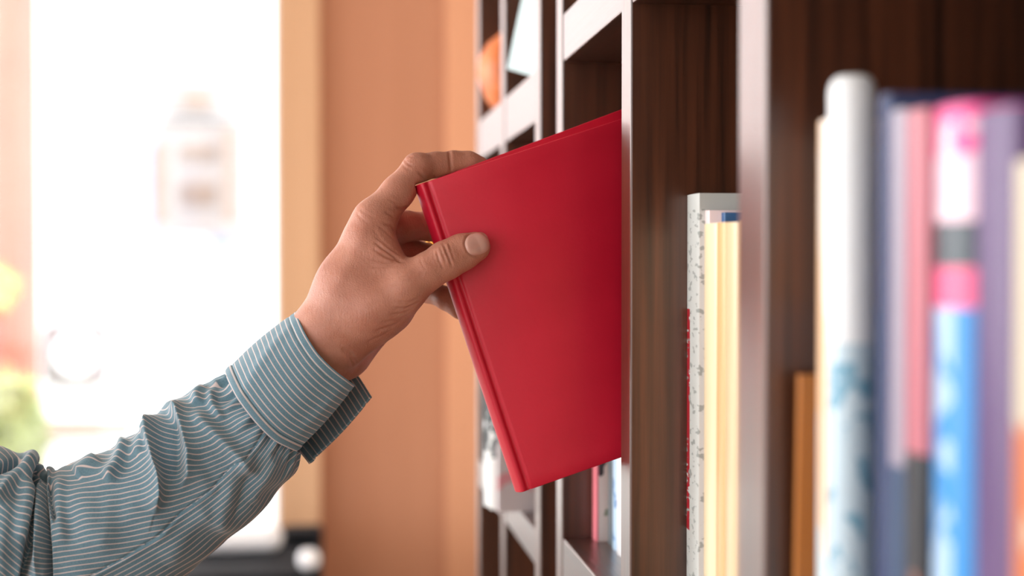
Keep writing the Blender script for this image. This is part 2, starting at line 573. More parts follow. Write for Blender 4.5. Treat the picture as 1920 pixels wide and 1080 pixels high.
# ---------------------------------------------------------------- low furniture under the window
cab = empty('cabinet', (-0.19, 3.65, 0))
tag(cab, 'low black cabinet in front of the wooden post', 'cabinet')
CT = zpix(1058, 3.45)
cx0, cx1 = -0.37, xpix(600, 3.35)
box('cabinet_body', cx0, cx1, 3.36, 3.95, 0.05, CT - 0.02, M['black'], cab, 0.003)
box('cabinet_top', cx0 - 0.004, cx1 + 0.004, 3.35, 3.955, CT - 0.0195, CT, M['black'], cab, 0.004)
for k in range(2):
    a = cx0 + 0.004 + k * (cx1 - cx0) / 2
    d = box('door', a, a + (cx1 - cx0) / 2 - 0.008, 3.342, 3.3595, 0.07, CT - 0.03, M['black'], cab, 0.003)
    h = box('handle', a + 0.03, a + 0.04, 3.325, 3.3415, 0.30, 0.42, M['frame_grey'], d, 0.002)
box('plinth', cx0 + 0.02, cx1 - 0.02, 3.40, 3.93, 0.0, 0.0495, M['black'], cab, 0)
bx0, bx1 = xpix(532, 3.7), xpix(598, 3.7)
bb = empty('speaker', ((bx0 + bx1) / 2, 3.75, CT))
tag(bb, 'small black box standing against the wooden post', 'box')
box('box_body', bx0, bx1, 3.70, 3.80, CT, zpix(1000, 3.7), M['black'], bb, 0.003)
bb.name = 'black_box'
box('box_lid', bx0 - 0.002, bx1 + 0.002, 3.698, 3.802, zpix(1000, 3.7) + 0.0003, zpix(1000, 3.7) + 0.006, M['black'], bb, 0.002)
wx0, wx1 = -0.345, xpix(527, 3.6)
wz1 = zpix(990, 3.6)
wb = empty('plastic_box', ((wx0 + wx1) / 2, 3.66, CT))
tag(wb, 'white box with rounded corners on the low black cabinet', 'box')
box('box_body', wx0, wx1, 3.60, 3.69, CT + 0.0005, wz1, M['white_plastic'], wb, 0.028, 5)
# little white round pot on the cabinet
pc = at(603, 1075, 3.42)
vts, fcs = [], []
prof = [(0, 0), (0.012, 0), (0.022, 0.008), (0.0265, 0.022), (0.024, 0.036), (0.016, 0.045), (0.010, 0.047), (0.008, 0.045), (0.0, 0.044)]
for r, z in prof:
    for k in range(32):
        a = 2 * math.pi * k / 32
        vts.append((r * math.cos(a), r * math.sin(a), z))
for i in range(len(prof) - 1):
    for k in range(32):
        fcs.append((i * 32 + k, i * 32 + (k + 1) % 32, (i + 1) * 32 + (k + 1) % 32, (i + 1) * 32 + k))
pot = mesh_obj('pot', vts, fcs, M['white_plastic'])
pot.location = (pc[0] - 0.03, 3.40, CT)
tag(pot, 'small round white pot at the right end of the low black cabinet', 'pot')

# ---------------------------------------------------------------- outside the window
paving = noise_mat('paving', srgb(190, 190, 186), srgb(202, 202, 198), (1, 1, 1), 0.9)
struct(box('ground', -30, 14, WY + 0.22, 9.2, -0.3, -0.12, paving))
struct(box('ground_street', -40, 20, 9.2, 45, -3.4, -3.2, paving))
FY = 19.0
fac = empty('building', (-3, FY + 3, -3.2))
tag(fac, 'white building across the street seen through the window', 'building')
M['ac_dark'] = noise_mat('air_conditioner_housing', srgb(98, 90, 90), srgb(108, 100, 100), (2, 2, 2), 0.6)
M['facade'] = noise_mat('white_render', srgb(238, 238, 238), srgb(246, 246, 246), (0.6, 0.6, 0.6), 0.9, spec=0.1)
M['shade_grey'] = noise_mat('pale_grey_paint', srgb(146, 154, 180), srgb(158, 164, 188), (1, 1, 1), 0.8, spec=0.2)
M['beige'] = noise_mat('beige_paint', srgb(132, 112, 100), srgb(146, 126, 114), (3, 3, 3), 0.8, spec=0.2)
M['ac_grey'] = noise_mat('ac_housing', srgb(138, 130, 128), srgb(148, 140, 138), (2, 2, 2), 0.6)
box('wall', -14, 7, FY, FY + 6, -3.2, 9, M['facade'], fac, 0)
def fbox(nm, p0, p1, q0, q1, d0, d1, mat, par, Y=FY, bev=0.01):
    a = at(p0, q1, Y); b = at(p1, q0, Y)
    return box(nm, a[0], b[0], Y - d1, Y - d0, a[2], b[2], mat, par, bev)
# window bay with shutters and louvres
sh = fbox('shutter', 238, 300, 240, 480, 0.001, 0.06, M['shade_grey'], fac)
fbox('shutter', 398, 456, 410, 505, 0.001, 0.06, M['shade_grey'], fac)
wf = fbox('window', 296, 458, 228, 440, 0.001, 0.10, M['ac_grey'], fac)
fbox('hood', 310, 450, 160, 215, 0.001, 0.30, M['ac_grey'], fac)
fbox('lamp_box', 350, 400, 178, 208, 0.301, 0.36, M['beige'], fac)
for q in (276, 290, 346, 360, 374):
    fbox('louvre', 340, 408, q, q + 9, 0.1005, 0.16, M['beige'], fac)
fbox('sill', 300, 452, 418, 440, 0.101, 0.22, M['ac_grey'], fac)
fbox('frame_post', 290, 312, 270, 420, 0.1005, 0.16, M['beige'], fac)
fbox('frame_post', 420, 440, 240, 430, 0.1005, 0.16, M['beige'], fac)
fbox('ledge', 60, 250, 785, 815, 0.001, 0.5, M['beige'], fac)
# air conditioner hung on the facade
ac = empty('air_conditioner', tuple(at(150, 715, FY - 0.35)))
tag(ac, 'outdoor air conditioning unit with a round fan on the white building', 'air conditioner')
fbox('housing', 92, 204, 606, 712, 0.02, 0.42, M['ac_dark'], ac, bev=0.02)
c = at(142, 662, FY - 0.43)
bm = bmesh.new()
bmesh.ops.create_cone(bm, cap_ends=True, segments=40, radius1=0.27, radius2=0.25, depth=0.04,
                      matrix=Matrix.Rotation(math.pi / 2, 4, 'X'))
bm_obj('fan_guard', bm, M['facade'], ac, loc=Vector(c) - ac.location)
for k in range(4):
    a = math.pi * k / 4
    bm = box_bm(-0.25, 0.25, -0.008, 0.008, -0.012, 0.012, 0)
    g = bm_obj('guard_bar', bm, M['facade'], ac, loc=Vector(c) - ac.location + Vector((0, -0.03, 0)))
    g.rotation_euler.y = a
fbox('bracket', 108, 116, 712, 724, 0.0, 0.42, M['ac_grey'], ac, bev=0)
fbox('bracket', 180, 188, 712, 724, 0.0, 0.42, M['ac_grey'], ac, bev=0)
# salmon column outside and the shrub before it
PY = 8.0
col_ = empty('column', (at(-60, 500, PY)[0], PY + 0.2, -0.12))
tag(col_, 'salmon red painted column outside the window', 'column')
M['salmon'] = noise_mat('salmon_paint', srgb(196, 96, 80), srgb(212, 120, 102), (1.5, 1.5, 1.5), 0.8, spec=0.2)
a, b = at(-160, 500, PY)[0], at(40, 500, PY)[0]
box('column_shaft', a, b, PY, PY + 0.5, 0.25, 4.6, M['salmon'], col_, 0.02)
box('column_base', a - 0.05, b + 0.03, PY - 0.03, PY + 0.53, -0.12, 0.2495, M['beige'], col_, 0.02)
box('column_cap', a - 0.05, b + 0.03, PY - 0.03, PY + 0.53, 4.6005, 4.8, M['beige'], col_, 0.02)


def shrub(label, cx, cy, zb, rx, rz, n, c1, c2, seed, red=0.0):
    r = np.random.default_rng(seed)
    root = empty('shrub', (cx, cy, zb))
    tag(root, label, 'plant', 'plants outside the window')
    V, F = [], []
    for i in range(n):
        d = r.normal(size=3); d /= np.linalg.norm(d)
        rad = r.uniform(0.45, 1.0)
        p = np.array([d[0] * rx, d[1] * rx, rz + 0.05 + d[2] * rz]) * rad + np.array([0, 0, (1 - rad) * rz])
        u = r.normal(size=3); u /= np.linalg.norm(u)
        v = np.cross(u, d); v /= np.linalg.norm(v) + 1e-9
        L, w = r.uniform(0.05, 0.09), r.uniform(0.015, 0.03)
        k = len(V)
        nn = np.cross(u, v) * 0.01
        V += [p - u * L, p + v * w + nn, p + u * L, p - v * w + nn]
        F += [(k, k + 1, k + 2), (k, k + 2, k + 3)]
    fo = mesh_obj('foliage', V, F, noise_mat('leaves_%d' % seed, c1, c2, (6, 6, 6), 0.6), root, False)
    fo['kind'] = 'stuff'
    bm = bmesh.new()
    for i in range(5):
        a = 2 * math.pi * i / 5
        bmesh.ops.create_cone(bm, cap_ends=True, segments=6, radius1=0.014, radius2=0.006, depth=rz * 1.3,
                              matrix=Matrix.Translation((0.06 * math.cos(a), 0.06 * math.sin(a), rz * 0.65)) @ Matrix.Rotation(0.18, 4, Vector((-math.sin(a), math.cos(a), 0))))
    bm_obj('stem', bm, noise_mat('bark_%d' % seed, srgb(96, 70, 50), srgb(120, 90, 66), (20, 20, 20), 0.9), root)
    return root


p = at(12, 760, 7.4)
shrub('yellow green shrub before the salmon column', p[0], 7.4, 0.0, 0.20, 0.36, 900, srgb(150, 164, 96), srgb(196, 204, 140), 3)
p = at(14, 560, 7.75)
shrub('small yellow green plant higher up on the salmon column', p[0] - 0.05, 7.6, p[2] - 0.12, 0.12, 0.13, 260, srgb(190, 190, 100), srgb(226, 216, 140), 5)

# ---------------------------------------------------------------- the red book
YK = 0.915                     # front (near) face of the red book
BT = 0.022                     # thickness
pt = at(784, 346, YK)
pb = at(975, 925, YK)
up = (pt - pb); BH = np.linalg.norm(up); up = up / BH
rt = np.array([up[2], 0, -up[0]])
BW = 0.152
ctr = (pt + pb) / 2
red = NT('red_book_cloth')
v = coords(red, (1, 1, 1))
no = red.n('ShaderNodeTexNoise'); no.inputs['Scale'].default_value = 260; no.inputs['Detail'].default_value = 4
red.l(v, no.inputs['Vector'])
n2 = red.n('ShaderNodeTexNoise'); n2.inputs['Scale'].default_value = 14; n2.inputs['Detail'].default_value = 3
red.l(v, n2.inputs['Vector'])
rr = ramp(red, [(0.3, srgb(196, 19, 50)), (0.7, srgb(210, 27, 58))])
red.l(n2.outputs['Fac'], rr.inputs['Fac'])
red.l(rr.outputs['Color'], red.b.inputs['Base Color'])
bp = red.n('ShaderNodeBump'); bp.inputs['Strength'].default_value = 0.25; bp.inputs['Distance'].default_value = 0.0004
red.l(no.outputs['Fac'], bp.inputs['Height'])
red.l(bp.outputs['Normal'], red.b.inputs['Normal'])
red.set(Roughness=0.42)
M['red'] = red.m

rb = empty('red_book', (0, 0, 0))
rb.matrix_world = Matrix(((rt[0], 0, up[0], pb[0]), (0, 1, 0, YK), (rt[2], 0, up[2], pb[2]), (0, 0, 0, 1)))
tag(rb, 'plain red hardcover book held tilted by the hand', 'book')
# local frame: x from spine to fore edge, y away from the camera, z up the spine


def strip_solid(name, prof, z0, z1, mat, parent, tilt=0.0, nz=24):
    """closed profile (x, y) extruded between z0 and z1 with softly rounded ends"""
    bm = bmesh.new()
    rings = []
    for i in range(nz + 1):
        z = z0 + (z1 - z0) * i / nz
        rings.append([bm.verts.new((x, y, z + tilt * x)) for x, y in prof])
    m = len(prof)
    for i in range(nz):
        for k in range(m):
            bm.faces.new((rings[i][k], rings[i][(k + 1) % m], rings[i + 1][(k + 1) % m], rings[i + 1][k]))
    ends = [bm.faces.new(rings[0][::-1]), bm.faces.new(rings[-1])]
    es = [e for f in ends for e in f.edges]
    bmesh.ops.bevel(bm, geom=es, offset=0.0006, segments=2, affect='EDGES', profile=0.5)
    o = bm_obj(name, bm, mat, parent, smooth=True)
    o.data.set_sharp_from_angle(angle=math.radians(50))
    return o


CTK = 0.0026
# one wrap-around case: near board, groove, round spine, groove, far board, as three parts
def board(sign):
    y0 = 0.0 if sign > 0 else BT
    s = sign
    pr = [(0.0072, y0 + s * 0.0012), (0.0082, y0 + s * 0.0003), (0.0094, y0), (BW - 0.0008, y0), (BW, y0 + s * 0.0008),
          (BW, y0 + s * (CTK - 0.0008)), (BW - 0.0008, y0 + s * CTK), (0.0094, y0 + s * CTK), (0.0076, y0 + s * (CTK - 0.0002))]
    return pr
strip_solid('front_cover', board(1), 0, BH, M['red'], rb)
strip_solid('back_cover', board(-1), 0, BH, M['red'], rb, tilt=0.045)
# spine: joint grooves and a rounded back
outer, inner = [], []
outer += [(0.0076, 0.0014), (0.0066, 0.0022), (0.0056, 0.0020), (0.0047, 0.0008), (0.0036, 0.0001), (0.0022, 0.0004), (0.0011, 0.0020)]
for i in range(9):
    a = i / 8
    y_ = 0.0034 + (BT - 0.0068) * a
    outer.append((0.0004 - 0.0022 * math.sin(math.pi * a), y_))
outer += [(0.0011, BT - 0.0020), (0.0022, BT - 0.0004), (0.0036, BT - 0.0001), (0.0047, BT - 0.0008), (0.0056, BT - 0.0020), (0.0066, BT - 0.0022), (0.0076, BT - 0.0014)]
n_ = len(outer)
for i, (x, y) in enumerate(outer):
    k = i / (n_ - 1)
    inner.append((max(x + 0.0008, 0.0022), min(max(y, 0.0030), BT - 0.0030)))
inner = [(0.0076, 0.0034), (0.0030, 0.0034), (0.0022, 0.006), (0.0016, BT / 2), (0.0022, BT - 0.006), (0.0030, BT - 0.0034), (0.0076, BT - 0.0034)]
strip_solid('spine', outer + inner[::-1], 0, BH, M['red'], rb)
bm = box_bm(0.0032, BW - 0.004, CTK + 0.0008, BT - CTK - 0.0008, 0.0035, BH - 0.0035, 0.0004, 1)
bm_obj('page_block', bm, M['pages'], rb)


# ---------------------------------------------------------------- hand (implicit surface -> one continuous mesh)
def J(px, py, dmm):
    return at(px, py, YK + dmm / 1000.0)


H = 0.0008
lo = np.array([at(470, 500, YK)[0] - 0.012, YK - 0.045, at(700, 790, YK)[2]])
hi = np.array([at(935, 500, YK)[0] + 0.012, YK + 0.092, at(700, 268, YK)[2]])
NX, NY, NZ = [int(math.ceil((hi[i] - lo[i]) / H)) for i in range(3)]
GX = (lo[0] + np.arange(NX) * H).astype(np.float32)
GY = (lo[1] + np.arange(NY) * H).astype(np.float32)
GZ = (lo[2] + np.arange(NZ) * H).astype(np.float32)
BIG = np.float32(0.05)


def cone_d(P, a, b, ra, rb_):
    ba = b - a
    L2 = float(ba @ ba)
    px, py, pz = P[0] - a[0], P[1] - a[1], P[2] - a[2]
    t = np.clip((px * ba[0] + py * ba[1] + pz * ba[2]) / L2, 0, 1)
    d = np.sqrt((px - t * ba[0]) ** 2 + (py - t * ba[1]) ** 2 + (pz - t * ba[2]) ** 2)
    return d - (ra + (rb_ - ra) * t)


def smin(a, b, k):
    h = np.clip(0.5 + 0.5 * (b - a) / k, 0, 1)
    return b + (a - b) * h - k * h * (1 - h)


def field(prims, k):
    """prims: (a, b, ra_mm, rb_mm); smooth union on the grid, each evaluated inside its own box"""
    vol = np.full((NX, NY, NZ), BIG, np.float32)
    for a, b, ra, rb_ in prims:
        ra, rb_ = ra / 1000, rb_ / 1000
        m = max(ra, rb_) + k + 0.012
        l = np.minimum(a, b) - m
        h = np.maximum(a, b) + m
        i0 = np.maximum(((l - lo) / H).astype(int), 0)
        i1 = np.minimum(((h - lo) / H).astype(int) + 1, (NX, NY, NZ))
        if (i1 <= i0).any(): continue
        sl = tuple(slice(i0[c], i1[c]) for c in range(3))
        P = (GX[sl[0]][:, None, None], GY[sl[1]][None, :, None], GZ[sl[2]][None, None, :])
        d = cone_d(P, a.astype(np.float32), b.astype(np.float32), np.float32(ra), np.float32(rb_)).astype(np.float32)
        vol[sl] = smin(vol[sl], d, np.float32(k))
    return vol


def chain(pts):
    return [(J(*p[:3]), J(*q[:3]), p[3], q[3]) for p, q in zip(pts[:-1], pts[1:])]


palm = []
palm += chain([(500, 745, 6, 21), (560, 688, 6, 20.5), (598, 646, 3, 21.5)])                       # radial forearm to wrist
palm += chain([(508, 752, 20, 20), (612, 655, 22, 20.5)])                       # ulnar side
palm += chain([(598, 640, 4, 20.5), (650, 530, 1, 17.5), (702, 412, 3, 12.8)])  # index metacarpal
palm += chain([(612, 645, 16, 20), (708, 428, 24, 12.5)])
palm += chain([(625, 655, 28, 19), (716, 466, 42, 12)])
palm += chain([(640, 660, 36, 17), (732, 510, 55, 11)])
palm += chain([(630, 615, -2, 19), (700, 575, -9, 17.5), (758, 540, -14, 14)])  # thumb metacarpal
palm += chain([(655, 628, 2, 17), (728, 575, -6, 16)])                        # thenar
palm += chain([(655, 655, 34, 14), (722, 588, 47, 14)])                       # hypothenar
palm += chain([(648, 560, -3, 17), (700, 490, -3, 14.5)])                     # first web muscle
palm += chain([(694, 445, 1, 13), (728, 500, -6, 12)])
thumb = chain([(758, 540, -14, 13.8), (800, 510, -14.5, 11.6), (836, 488, -13.2, 11.9), (866, 473, -11.2, 11.2), (891, 463, -9.2, 9.7)])
index = chain([(702, 412, 3, 12.6), (746, 360, 10, 10.4), (783, 315, 17, 9.3), (818, 309, 23, 7.9), (851, 307, 28, 8.0), (878, 306, 30, 7.4), (899, 310, 31, 6.3)])
middle = chain([(708, 428, 24, 12), (760, 424, 38, 9.8), (806, 424, 51, 9.6), (838, 432, 46, 8.4), (868, 442, 39, 8.2), (912, 456, 31, 7)])
ring = chain([(716, 466, 42, 11.5), (770, 474, 56, 9.2), (818, 482, 66, 9), (848, 494, 54, 8), (872, 504, 44, 7.8), (905, 516, 31, 6.8)])
pinky = chain([(732, 510, 55, 10.5), (770, 530, 63, 8.4), (803, 544, 66, 8.3), (838, 560, 48, 7.4), (862, 582, 35, 6.2)])
fing = None
for f in (index, middle, ring, pinky, thumb):
    vol = field(f, 0.004)
    fing = vol if fing is None else smin(fing, vol, np.float32(0.0018))
vol = smin(field(palm, 0.010), fing, np.float32(0.006))
del fing
# flatten where the fingers meet the book
dx = GX[:, None, None] - np.float32(pb[0])
dz = GZ[None, None, :] - np.float32(pb[2])
lx = dx * rt[0] + dz * rt[2]
lz = dx * up[0] + dz * up[2]
ly = GY[None, :, None] - np.float32(YK)
e = 0.0002
bd = np.maximum(np.maximum(-0.0016 - lx, lx - BW), np.maximum(np.maximum(-ly - e, ly - BT - e), np.maximum(-lz, lz - BH - 0.001)))
vol = np.maximum(vol, -bd.astype(np.float32))
del bd, dx, dz, lx, lz, ly


def surface_nets(v):
    ins = v < 0
    n = np.array(v.shape)
    c = [ins[i:n[0] - 1 + i, j:n[1] - 1 + j, k:n[2] - 1 + k] for i in (0, 1) for j in (0, 1) for k in (0, 1)]
    s = sum(x.astype(np.int8) for x in c)
    cells = np.argwhere((s > 0) & (s < 8))
    idx = np.full(n - 1, -1, np.int32)
    idx[cells[:, 0], cells[:, 1], cells[:, 2]] = np.arange(len(cells))
    acc = np.zeros((len(cells), 3)); cnt = np.zeros(len(cells))
    cor = [(i, j, k) for i in (0, 1) for j in (0, 1) for k in (0, 1)]
    for a in cor:
        for ax in range(3):
            if a[ax]: continue
            b = list(a); b[ax] = 1
            va = v[cells[:, 0] + a[0], cells[:, 1] + a[1], cells[:, 2] + a[2]].astype(float)
            vb = v[cells[:, 0] + b[0], cells[:, 1] + b[1], cells[:, 2] + b[2]].astype(float)
            m = (va < 0) != (vb < 0)
            t = np.where(m, va / np.where(m, va - vb, 1), 0)
            p = np.array(a, float)[None].repeat(len(cells), 0)
            p[:, ax] = t
            acc[m] += p[m]; cnt[m] += 1
    pos = lo + (cells + acc / cnt[:, None]) * H
    F = []
    for ax in range(3):
        u, w = [(1, 2), (2, 0), (0, 1)][ax]
        sl0 = [slice(None)] * 3; sl1 = [slice(None)] * 3
        sl0[ax] = slice(0, -1); sl1[ax] = slice(1, None)
        a, b = ins[tuple(sl0)], ins[tuple(sl1)]
        e_ = np.argwhere(a != b)
        e_ = e_[(e_[:, u] > 0) & (e_[:, w] > 0) & (e_[:, u] < n[u] - 1) & (e_[:, w] < n[w] - 1)]
        fl = a[e_[:, 0], e_[:, 1], e_[:, 2]]
        def cid(du, dw):
            q = e_.copy(); q[:, u] -= du; q[:, w] -= dw
            return idx[q[:, 0], q[:, 1], q[:, 2]]
        q = np.stack([cid(1, 1), cid(0, 1), cid(0, 0), cid(1, 0)], 1)
        q[~fl] = q[~fl][:, ::-1]
        F.append(q)
    F = np.concatenate(F)
    F = F[(F >= 0).all(1)]
    return pos, F


def smooth_mesh(V, F, it=2, lam=0.5):
    E = np.concatenate([F[:, [0, 1]], F[:, [1, 2]], F[:, [2, 3]], F[:, [3, 0]]])
    for _ in range(it):
        acc = np.zeros_like(V); cnt = np.zeros(len(V))
        for a, b in ((0, 1), (1, 0)):
            for ax in range(3):
                acc[:, ax] += np.bincount(E[:, a], V[E[:, b], ax], len(V))
            cnt += np.bincount(E[:, a], minlength=len(V))
        V = V + lam * (acc / np.maximum(cnt, 1)[:, None] - V)
    return V


def vnormals(V, F):
    n = np.cross(V[F[:, 2]] - V[F[:, 0]], V[F[:, 3]] - V[F[:, 1]])
    N = np.zeros_like(V)
    for k in range(4):
        for ax in range(3):
            N[:, ax] += np.bincount(F[:, k], n[:, ax], len(V))
    return N / (np.linalg.norm(N, axis=1)[:, None] + 1e-12)


def poly_dist(P, poly):
    """distance in px from points to a polyline and the fraction along it"""
    best = np.full(len(P), 1e9); side = np.zeros(len(P)); frac = np.zeros(len(P))
    poly = np.array(poly, float)
    m = len(poly) - 1
    for i in range(m):
        a, b = poly[i], poly[i + 1]
        ba = b - a
        t = np.clip(((P - a) @ ba) / (ba @ ba), 0, 1)
        q = P - a - t[:, None] * ba
        d = np.hypot(q[:, 0], q[:, 1])
        s = ba[0] * q[:, 1] - ba[1] * q[:, 0]
        k = d < best
        best[k] = d[k]; side[k] = np.sign(s[k]); frac[k] = ((i + t) / m)[k]
    return best, side, frac


HV, HF = surface_nets(vol)


def largest(V, F):
    lab = np.arange(len(V))
    while True:
        m = lab[F].min(1)
        new = lab.copy()
        for k in range(4): np.minimum.at(new, F[:, k], m)
        new = new[new]
        if (new == lab).all(): break
        lab = new
    u, cnt = np.unique(lab, return_counts=True)
    keep = lab == u[cnt.argmax()]
    print('COMPONENTS', sorted(cnt)[::-1][:5], V[~keep].mean(0) if (~keep).any() else None)
    re = np.cumsum(keep) - 1
    return V[keep], re[F[keep[F].all(1)]]


HV, HF = largest(HV, HF)
HV = smooth_mesh(HV, HF, 3, 0.5)
HN = vnormals(HV, HF)
# make normals point outwards
if ((HV - HV.mean(0)) * HN).sum() < 0:
    HF = HF[:, ::-1]; HN = -HN
# skin creases, mm deep
creases = [
    ([(831, 458), (837, 472), (842, 484), (848, 500)], 0.75, 1.6), ([(819, 471), (822, 486), (831, 504)], 0.5, 1.6),
    ([(826, 463), (830, 476), (838, 493)], 0.35, 1.4), ([(842, 455), (846, 470), (852, 488)], 0.25, 1.6), ([(833, 476), (846, 472)], 0.3, 1.4),
    ([(742, 386), (755, 391), (770, 388)], 0.7, 2.2), ([(722, 397), (738, 405)], 0.45, 2.0),
    ([(704, 455), (729, 474), (752, 490)], 0.7, 2.0), ([(712, 474), (736, 485), (756, 491)], 0.55, 2.0), ([(700, 466), (722, 481), (745, 492)], 0.35, 1.8),
    ([(717, 417), (734, 422), (744, 436)], 0.4, 2.4), ([(842, 284), (844, 300), (846, 322)], 0.6, 2.0), ([(785, 322), (799, 335)], 0.7, 2.2),
    ([(762, 300), (772, 303), (783, 300)], 0.22, 1.8), ([(760, 306), (770, 310), (780, 309)], 0.22, 1.8), ([(766, 294), (776, 296), (786, 294)], 0.2, 1.6),
    ([(738, 578), (760, 579), (788, 566)], 0.5, 2.2), ([(745, 566), (765, 568), (786, 560)], 0.35, 2.0), ([(700, 622), (735, 612), (760, 596)], 0.3, 2.4),
    # fine lines fanning out from the web of the thumb, along the thumb and over the thenar
    ([(752, 492), (725, 492), (696, 486)], 0.22, 1.6), ([(750, 496), (722, 501), (690, 500)], 0.18, 1.6), ([(735, 468), (712, 446), (700, 430)], 0.25, 1.7),
    ([(742, 452), (722, 432), (706, 420)], 0.22, 1.7), ([(748, 478), (722, 460), (700, 440)], 0.28, 1.6), ([(790, 505), (760, 516), (728, 522)], 0.14, 1.6),
    ([(792, 518), (760, 530), (724, 536)], 0.14, 1.6), ([(730, 590), (752, 588), (776, 578)], 0.3, 1.8), ([(716, 604), (740, 602), (765, 592)], 0.25, 1.8),
    ([(690, 640), (712, 632), (736, 618)], 0.25, 1.8), ([(786, 478), (790, 492), (798, 506)], 0.14, 1.6), ([(812, 470), (815, 484), (823, 502)], 0.2, 1.5),
    ([(756, 296), (762, 304), (774, 312)], 0.2, 1.6), ([(752, 302), (758, 312), (770, 320)], 0.16, 1.6), ([(670, 400), (680, 412), (694, 420)], 0.14, 1.8),
    ([(676, 392), (688, 402), (702, 408)], 0.14, 1.8), ([(728, 372), (742, 380), (756, 382)], 0.25, 1.8),
    # fold around the thumbnail
    ([(884, 437), (874, 446), (871, 457), (875, 470), (884, 478), (898, 482)], 0.45, 1.5),
    ([(640, 650), (655, 668), (662, 690)], 0.5, 3.0), ([(652, 655), (662, 668), (672, 684)], 0.5, 3.0),
]
HP = project(HV)
tovw = np.array([0, 0, CAMZ]) - HV
tovw /= np.linalg.norm(tovw, axis=1)[:, None]
facing = np.clip((HN * tovw).sum(1) * 3, 0, 1)
disp = np.zeros(len(HV))
for poly, dep, wid in creases:
    d, s, fr = poly_dist(HP, poly)
    endf = np.clip(np.minimum(fr, 1 - fr) * 5 + 0.25, 0, 1)
    dm = d / 2.9
    dep *= 1.5
    disp += -dep * np.exp(-(dm / (wid * 0.40)) ** 2) * endf + 0.30 * dep * np.exp(-((dm - wid) / (wid * 0.6)) ** 2) * endf
# tendons over the back of the hand, knuckle bumps
for poly, dep, wid in [([(618, 560), (660, 480), (690, 410)], 0.7, 5), ([(590, 600), (650, 520), (716, 470)], 0.4, 6)]:
    d, s, fr = poly_dist(HP, poly)
    disp += dep * np.exp(-(d / 2.9 / wid) ** 2) * np.clip(np.minimum(fr, 1 - fr) * 4, 0, 1)
for (x, y, dep, wid) in [(680, 395, 0.8, 7), (768, 296, 0.7, 5), (845, 287, 0.4, 4), (826, 470, 0.5, 5)]:
    d = np.hypot(HP[:, 0] - x, HP[:, 1] - y) / 2.9
    disp += dep * np.exp(-(d / wid) ** 2)
# groove around the thumbnail
HV = HV + HN * (disp * facing * 0.001)[:, None]

skin = NT('skin')
v = coords(skin, (1, 1, 1))
def sn(scale, detail=3, vec=v):
    q = skin.n('ShaderNodeTexNoise'); q.inputs['Scale'].default_value = scale; q.inputs['Detail'].default_value = detail
    skin.l(vec, q.inputs['Vector']); return q
a = sn(45, 5); b = sn(900, 3); c_ = skin.n('ShaderNodeTexVoronoi'); c_.inputs['Scale'].default_value = 1000
skin.l(v, c_.inputs['Vector'])
rr = ramp(skin, [(0.25, srgb(172, 112, 92)), (0.5, srgb(188, 130, 110)), (0.75, srgb(204, 148, 128))])
skin.l(a.outputs['Fac'], rr.inputs['Fac'])
skin.l(rr.outputs['Color'], skin.b.inputs['Base Color'])
ad0 = skin.n('ShaderNodeMath', operation='ADD'); skin.l(b.outputs['Fac'], ad0.inputs[0]); skin.l(c_.outputs['Distance'], ad0.inputs[1])
mpw = skin.n('ShaderNodeMapping'); mpw.inputs['Rotation'].default_value = (0, 0.62, 0); mpw.inputs['Scale'].default_value = (900, 300, 220)
tcw = skin.n('ShaderNodeTexCoord'); skin.l(tcw.outputs['Object'], mpw.inputs['Vector'])
wr = sn(1, 3, mpw.outputs['Vector'])
mlw = skin.n('ShaderNodeMath', operation='MULTIPLY'); mlw.inputs[1].default_value = 1.6; skin.l(wr.outputs['Fac'], mlw.inputs[0])
ad = skin.n('ShaderNodeMath', operation='ADD'); skin.l(ad0.outputs[0], ad.inputs[0]); skin.l(mlw.outputs[0], ad.inputs[1])
bp = skin.n('ShaderNodeBump'); bp.inputs['Strength'].default_value = 0.36; bp.inputs['Distance'].default_value = 0.0004
skin.l(ad.outputs[0], bp.inputs['Height']); skin.l(bp.outputs['Normal'], skin.b.inputs['Normal'])
skin.set(Roughness=0.48)
skin.b.inputs['Subsurface Weight'].default_value = 0.25
skin.b.inputs['Subsurface Radius'].default_value = (1.0, 0.35, 0.2)
skin.b.inputs['Subsurface Scale'].default_value = 0.004
M['skin'] = skin.m

person = empty('person', tuple(J(60, 1000, 12)))
tag(person, 'outstretched arm in a blue striped shirt, hand gripping the red book', 'person')
PL = np.array(person.location)
hand = mesh_obj('hand', HV - PL, HF, M['skin'], person)

# thumbnail, resting on the thumb's surface
def thumb_y(x, z):
    """near surface of the thumb at (x, z), found by bisection along Y"""
    ylo = np.full(x.shape, YK - 0.04); yhi = np.full(x.shape, YK - 0.008)
    def sd(y):
        d = None
        for a, b, ra, rb_ in thumb:
            q = cone_d((x, y, z), a, b, ra / 1000, rb_ / 1000)
            d = q if d is None else smin(d, q, 0.004)
        return d
    for _ in range(40):
        m = (ylo + yhi) / 2
        inn = sd(m) < 0
        yhi = np.where(inn, m, yhi); ylo = np.where(inn, ylo, m)
    return (ylo + yhi) / 2


